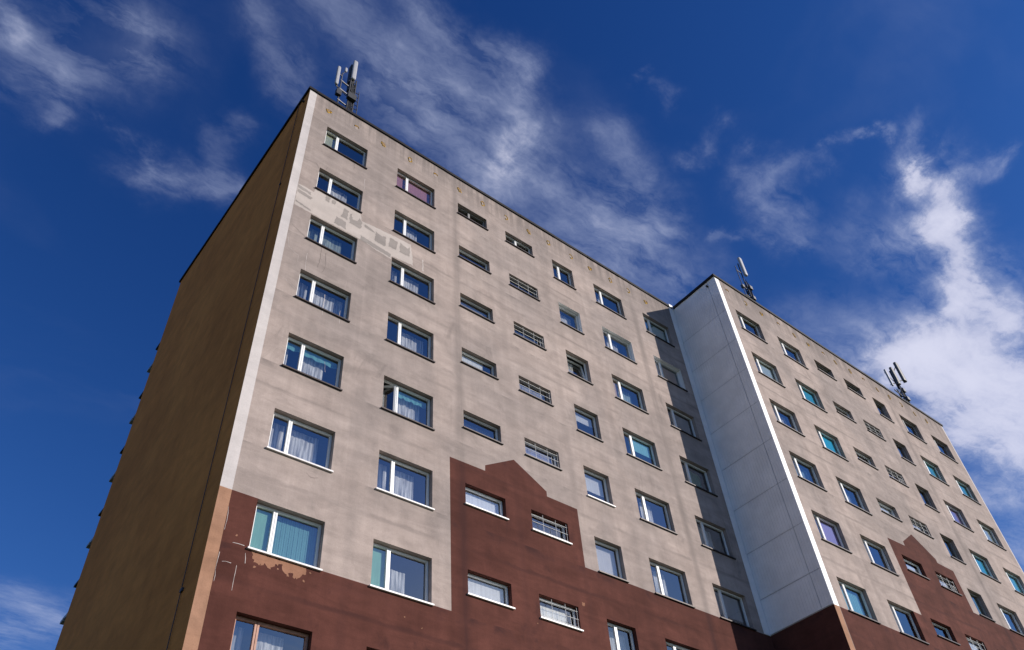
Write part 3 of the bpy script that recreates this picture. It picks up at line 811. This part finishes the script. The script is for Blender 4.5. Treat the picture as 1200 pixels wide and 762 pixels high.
for k in range(3):
    x = -0.08+0.06*k
    P_ = [(x, -0.1+.03*math.sin(k), 0.0), (x+.02, -0.12, 0.9), (x-.03, -0.10, 1.7), (x+.03, -0.09, 2.6), (-0.05, -0.08, 3.4)]
    for a, c in zip(P_[:-1], P_[1:]): tube(bm, a, c, 0.014, 5)
P_ = [(-.06,-.1,2.2),(-.25,-.1,1.95),(-.45,-.1,2.05),(-.78,-.16,2.25)]
for a, c in zip(P_[:-1], P_[1:]): tube(bm, a, c, 0.016, 5)
obj('cable', bm, M['steeldark'], t1)

# 2: slim mast with one pale panel
bx, by = 24.33, YB+0.42
t2 = thing('antenna_mast', 'slim antenna mast with one pale panel and a thin whip above the white trimmed corner', 'antenna mast', (bx, by, RZ), GRP)
bm = bmesh.new(); lattice(bm, 0.05, 0, 0, 34.2-RZ, 0.12, 0.24, 0.030)
tube(bm, (0.08, 0.05, 2.4), (0.16, 0.05, 36.0-RZ), 0.03, 8); box(bm, -0.2, 0.3, -0.15, 0.2, 0, 0.05)
obj('lattice_tower', bm, M['steeldark'], t2)
bm = bmesh.new(); capsule(bm, 0.20, -0.12, 34.85-RZ, 36.35-RZ, 0.13, 0.08); obj('panel_antenna', bm, M['radome'], t2)
bm = bmesh.new()
tube(bm, (-0.52, -.05, 0.9), (-0.46, -.05, 3.7), 0.020, 6)
for z in (1.35, 2.0, 3.35): tube(bm, (0.05, 0, z+.1), (-0.50, -.05, z), 0.027, 5)
obj('whip_antenna', bm, M['steeldark'], t2)
bm = bmesh.new(); box(bm, -0.08, 0.10, -0.2, -0.06, 1.2, 1.42); box(bm, 0.0, 0.20, -0.2, -0.06, 2.05, 2.3); box(bm, -.58, -.42, -.12, .02, 1.9, 2.1); obj('radio_unit', bm, M['radomedark'], t2)
bm = bmesh.new()
for k in range(4):
    x = 0.05-0.07+0.05*k
    P_ = [(x, -0.1, 0.0), (x+.03, -0.13, 0.8), (x-.02, -0.10, 1.5), (x+.04, -0.11, 2.3), (0.05, -0.06, 2.9)]
    for a, c in zip(P_[:-1], P_[1:]): tube(bm, a, c, 0.015, 5)
obj('cable', bm, M['steeldark'], t2)

# 3: mast with three grey panels
bx, by = 38.62, YB+0.42
t3 = thing('antenna_mast', 'antenna mast with three dark grey panels standing before the white cloud', 'antenna mast', (bx, by, RZ), GRP)
bm = bmesh.new(); lattice(bm, 0.05, 0, 0, 34.0-RZ, 0.15, 0.24, 0.032)
tube(bm, (0.05, 0.02, 2.3), (0.05, 0.02, 35.4-RZ), 0.055, 8); box(bm, -0.2, 0.3, -0.15, 0.2, 0, 0.05)
obj('lattice_tower', bm, M['steeldark'], t3)
bm = bmesh.new(); capsule(bm, 1.42, -0.08, 35.15-RZ, 36.75-RZ, 0.20, 0.10); obj('panel_antenna', bm, M['radomedark'], t3)
bm = bmesh.new(); capsule(bm, -0.05, -0.15, 34.1-RZ, 35.5-RZ, 0.16, 0.09); obj('panel_antenna', bm, M['radomedark'], t3)
bm = bmesh.new(); capsule(bm, -1.02, -0.08, 33.55-RZ, 34.9-RZ, 0.07, 0.06); obj('panel_antenna', bm, M['radome'], t3)
bm = bmesh.new()
tube(bm, (-1.02, 0, 33.7-RZ), (1.42, 0, 35.35-RZ), 0.035, 7)
tube(bm, (0.05, 0, 35.0-RZ), (1.42, 0, 36.5-RZ), 0.03, 7); tube(bm, (0.05, 0, 34.3-RZ), (-1.02, 0, 34.7-RZ), 0.02, 6)
tube(bm, (0.05, 0, 33.2-RZ), (-0.85, 0, 33.4-RZ), 0.03, 6); tube(bm, (1.42, 0, 35.1-RZ), (1.42, 0, 36.6-RZ), 0.03, 7)
obj('outrigger', bm, M['steeldark'], t3)
bm = bmesh.new(); box(bm, -0.06, 0.22, -0.22, -0.05, 1.3, 1.55); box(bm, 0.0, 0.26, -0.22, -0.05, 2.0, 2.25); box(bm, -.22, .0, -.2, -.05, 2.5, 2.7); obj('radio_unit', bm, M['radomedark'], t3)
bm = bmesh.new()
for k in range(4):
    x = 0.05-0.07+0.05*k
    P_ = [(x, -0.1, 0.0), (x+.03, -0.13, 0.8), (x-.02, -0.10, 1.5), (x+.04, -0.11, 2.3), (0.05, -0.06, 2.9)]
    for a, c in zip(P_[:-1], P_[1:]): tube(bm, a, c, 0.015, 5)
obj('cable', bm, M['steeldark'], t3)

# ------------------------------------------------------------------ ground
m, nt, n, l = newmat('mown_grass'); b = NT(nt)
g = b.noise(b.objco(), 0.4, 8, 0.65); g2 = b.noise(b.objco(), 22, 3, 0.6)
cc = b.mix(b.ramp(g, .3, .7), (0.045, 0.065, 0.022, 1), (0.075, 0.085, 0.035, 1))
cc = b.vmath('SCALE', cc, scale=b.ramp(g2, .2, .8, .7, 1.3)).outputs[0]
b.out(b.principled(cc, 0.95, 0, 0.1).outputs[0]); M['grass'] = m
M['pave'] = simple('concrete_paving', (0.17, 0.165, 0.16), 0.9, 0, 0.2, 0.2, 2.5)
bm = bmesh.new(); quad(bm, [(-900, -900, 0), (900, -900, 0), (900, 900, 0), (-900, 900, 0)])
g = obj('ground', bm, M['grass']); g['kind'] = 'structure'
bm = bmesh.new(); box(bm, -30, 70, -9.5, -6.5, -0.2, 0.06)
g = obj('pavement', bm, M['pave']); g['kind'] = 'structure'

# ------------------------------------------------------------------ sky, clouds and sun
SUN_EL, SUN_AZ = math.radians(25.8), math.radians(141.3)     # azimuth clockwise from +Y
w = bpy.data.worlds.new('World'); sc.world = w; w.use_nodes = True
nt = w.node_tree; b = NT(nt); l = nt.links
bg = nt.nodes['Background']
sky = b.n.new('ShaderNodeTexSky'); sky.sky_type = 'NISHITA'; sky.sun_disc = False
sky.sun_elevation = SUN_EL; sky.sun_rotation = SUN_AZ; sky.air_density = 1.0; sky.dust_density = 0.1; sky.ozone_density = 2.0
# deepen the clear blue (a polarised, contrasty sky) and hold back the glare round the sun
sr = b.n.new('ShaderNodeSeparateColor'); l.new(sky.outputs[0], sr.inputs[0])
ch = []
for k, (gain, pw, top) in enumerate(((2.5, 2.0, 0.52), (1.42, 1.52, 0.60), (1.52, 1.25, 0.78))):
    v = b.math('POWER', b.math('MULTIPLY', sr.outputs[k], 0.1), pw)
    ch.append(b.math('MULTIPLY', b.math('MINIMUM', b.math('MULTIPLY', v, gain), top), 10.8))
hs = b.n.new('ShaderNodeCombineColor')
for k in range(3): l.new(ch[k], hs.inputs[k])
dirv = b.n.new('ShaderNodeTexCoord').outputs['Generated']
sep = b.n.new('ShaderNodeSeparateXYZ'); l.new(dirv, sep.inputs[0])
zc = b.math('MAXIMUM', sep.outputs[2], 0.06)
cmb = b.n.new('ShaderNodeCombineXYZ')
l.new(b.math('DIVIDE', sep.outputs[0], zc), cmb.inputs[0]); l.new(b.math('DIVIDE', sep.outputs[1], zc), cmb.inputs[1])
P = cmb.outputs[0]            # position on the flat cloud layer overhead
def warp(p, scale, amp, detail, seed):
    mp = b.mapscale(p, 1, 1, 1, (seed, seed*.7, seed*1.3))
    nz = b.noise(mp, scale, detail, 0.64, 0, True)
    v = b.vmath('SUBTRACT', nz, (0.5, 0.5, 0.5)).outputs[0]
    return b.vmath('ADD', p, b.vmath('SCALE', v, scale=amp).outputs[0]).outputs[0]
PW = warp(P, 3.2, 0.11, 2, 2.0)
PW = warp(PW, 9.0, 0.12, 9, 5.0)
CL = [(-0.134,0.713,-0.040,0.602,0.0580,0.46),(-0.060,0.577,-0.015,0.625,0.0314,0.45),(-0.098,0.700,-0.094,0.786,0.0201,0.35),(-0.169,0.659,-0.157,0.676,0.0222,0.55),
(-0.042,0.725,0.018,0.752,0.0129,0.40),(0.036,0.798,0.158,0.726,0.0281,0.55),(-0.009,0.740,0.047,0.781,0.0170,0.35),(0.106,0.721,0.114,0.634,0.0219,0.25),
(0.079,0.480,0.160,0.546,0.0261,0.40),(0.147,0.416,0.310,0.473,0.0466,0.40),(0.230,0.347,0.386,0.364,0.0263,0.42),(0.287,0.459,0.452,0.469,0.0641,0.55),
(0.377,0.348,0.452,0.469,0.0293,0.45),(0.329,0.542,0.477,0.541,0.0530,0.35),(0.267,0.373,0.358,0.423,0.0341,0.35),(0.532,0.368,0.703,0.437,0.0329,0.45),
(0.622,0.495,0.806,0.491,0.0643,0.42),(0.465,0.486,0.649,0.466,0.0500,0.28),(0.509,0.500,0.794,0.499,0.0741,0.20),(0.510,0.444,0.590,0.441,0.0163,0.20),
(0.497,0.285,0.509,0.256,0.0082,0.45),(0.530,0.265,0.571,0.266,0.0096,0.20),(0.633,0.328,0.655,0.248,0.0182,0.42),(0.653,0.246,0.731,0.266,0.0170,0.42),
(0.722,0.290,0.884,0.317,0.0287,0.40),(0.776,0.381,0.858,0.338,0.0135,0.30),(0.781,0.275,0.824,0.207,0.0193,0.30),(0.796,0.201,0.842,0.121,0.0093,0.45),
(0.799,0.290,0.881,0.290,0.0232,0.20),(0.860,0.085,0.957,0.120,0.0215,0.70),(0.928,0.105,1.079,0.147,0.0402,0.95),(1.059,0.142,1.236,0.234,0.0418,0.95),
(1.004,0.113,1.042,0.040,0.0198,0.55),(0.909,0.154,0.943,0.111,0.0221,0.30),(1.029,0.204,1.197,0.215,0.0560,0.40),(1.291,0.321,1.329,0.243,0.0900,1.05),
(1.291,0.375,1.551,0.260,0.1150,1.20),(1.484,0.386,1.679,0.330,0.1300,1.05),(1.818,0.502,1.978,0.440,0.1100,0.75),(1.656,0.430,1.809,0.360,0.1000,0.75),
(2.134,0.590,2.360,0.600,0.1200,0.70),(1.265,0.190,1.387,0.177,0.0615,0.30),(0.936,0.250,1.052,0.219,0.0519,0.25),(1.057,0.408,1.212,0.376,0.0716,0.25),
(0.266,2.251,0.378,2.083,0.0974,0.60),(0.214,2.065,0.260,2.037,0.0690,0.40),
# the part of the sky behind the viewer: a bright bank near the sun, wisps elsewhere
(1.12,-1.12,1.40,-1.38,0.09,1.3),(1.15,-1.46,1.36,-1.50,0.09,1.3),(0.90,-1.95,0.75,-2.2,0.12,.5),(-0.9,-0.6,-1.4,0.2,0.2,.4),(-0.6,-1.8,-1.6,-2.2,0.3,.4)]
acc = None
for (ax, ay, bx_, by_, wd, am) in CL:
    d = Vector((bx_-ax, by_-ay, 0)); L2 = d.length_squared
    pa = b.vmath('SUBTRACT', PW, (ax, ay, 0)).outputs[0]
    tt = b.vmath('DOT_PRODUCT', pa, (d.x/L2, d.y/L2, 0)).outputs['Value']
    tt = b.math('ADD', tt, 0.0, clamp=True)
    foot = b.n.new('ShaderNodeVectorMath'); foot.operation = 'MULTIPLY_ADD'
    # distance to the segment
    sc_ = b.vmath('SCALE', (d.x, d.y, 0), scale=tt).outputs[0]
    nt.nodes.remove(foot)
    q = b.vmath('SUBTRACT', pa, sc_).outputs[0]
    q = b.vmath('SCALE', q, scale=1.0/wd).outputs[0]
    d2 = b.vmath('DOT_PRODUCT', q, q).outputs['Value']
    g_ = b.math('MULTIPLY', b.math('EXPONENT', b.math('MULTIPLY', d2, -1.15)), am)
    acc = g_ if acc is None else b.math('ADD', acc, g_)
PF = warp(P, 4.0, 0.12, 5, 9.0)
fib = b.noise(b.mapscale(PF, 0.62, 1.7, 1.0), 8.0, 9, 0.62, 0.0)
fib2 = b.noise(b.mapscale(PF, 0.45, 1.7, 1.0), 24.0, 6, 0.7, 0.0)
f = b.math('ADD', b.math('MULTIPLY', b.ramp(fib, 0.28, 0.74, 0.0, 1.0, False), 0.75), b.math('MULTIPLY', b.ramp(fib2, 0.25, 0.75, 0, 1, False), 0.25))
dens = b.math('MULTIPLY', acc, b.math('MAXIMUM', 0.05, b.math('SUBTRACT', b.math('MULTIPLY', f, 2.0), 0.48)))
dens = b.math('ADD', dens, b.math('MULTIPLY', b.math('POWER', acc, 3.0), 0.24))
# very thin veil everywhere
veil = b.math('MULTIPLY', b.ramp(b.noise(PF, 2.2, 4, 0.6, 0.5), 0.5, 0.8, 0, 0.10), b.math('ADD', 0.2, f))
dens = b.math('ADD', dens, veil)
mask = b.math('SUBTRACT', 1.0, b.math('EXPONENT', b.math('MULTIPLY', dens, -0.9)))
mask = b.math('MULTIPLY', mask, b.ramp(sep.outputs[2], 0.0, 0.15, 0.0, 0.90), clamp=True)
cloudcol = b.mix(b.ramp(dens, 0.3, 1.6), (5.2, 5.9, 8.2, 1), (8.4, 8.5, 10.2, 1))
skyc = b.mix(mask, hs.outputs[0], cloudcol)
l.new(skyc, bg.inputs[0]); bg.inputs[1].default_value = 0.085

sl = bpy.data.lights.new('sun', 'SUN'); sl.energy = 5.0; sl.angle = math.radians(0.53); sl.color = (1.0, 0.93, 0.845)
so = bpy.data.objects.new('sun', sl); COL.objects.link(so)
sd = Vector((math.sin(SUN_AZ)*math.cos(SUN_EL), math.cos(SUN_AZ)*math.cos(SUN_EL), math.sin(SUN_EL)))
so.rotation_euler = (-sd).to_track_quat('-Z', 'Y').to_euler(); so.location = (30, -40, 60)

# ------------------------------------------------------------------ camera
yaw, pit, rol = 0.73625, 0.80723, -0.09127
yaw, pit, rol = math.radians(42.18408651), math.radians(46.25109904), math.radians(-5.22925122)
fwd = Vector((math.sin(yaw)*math.cos(pit), math.cos(yaw)*math.cos(pit), math.sin(pit)))
right = Vector((math.cos(yaw), -math.sin(yaw), 0)); up = right.cross(fwd)
R = math.cos(rol)*right+math.sin(rol)*up; U = -math.sin(rol)*right+math.cos(rol)*up
cam = bpy.data.cameras.new('camera'); co = bpy.data.objects.new('camera', cam); COL.objects.link(co)
co.matrix_world = Matrix(((R.x, U.x, -fwd.x, -5.204), (R.y, U.y, -fwd.y, -16.207), (R.z, U.z, -fwd.z, 34.24-32.638), (0, 0, 0, 1)))
cam.sensor_width = 36; cam.lens = 974.911/1200*36; cam.shift_y = -6.34/1200; cam.clip_end = 3000; cam.clip_start = 0.1
sc.camera = co

sc.view_settings.view_transform = 'Standard'; sc.view_settings.look = 'None'
sc.view_settings.exposure = 0.12; sc.view_settings.gamma = 1.0
sc.cycles.max_bounces = 8; sc.cycles.transparent_max_bounces = 16; sc.cycles.use_denoising = True
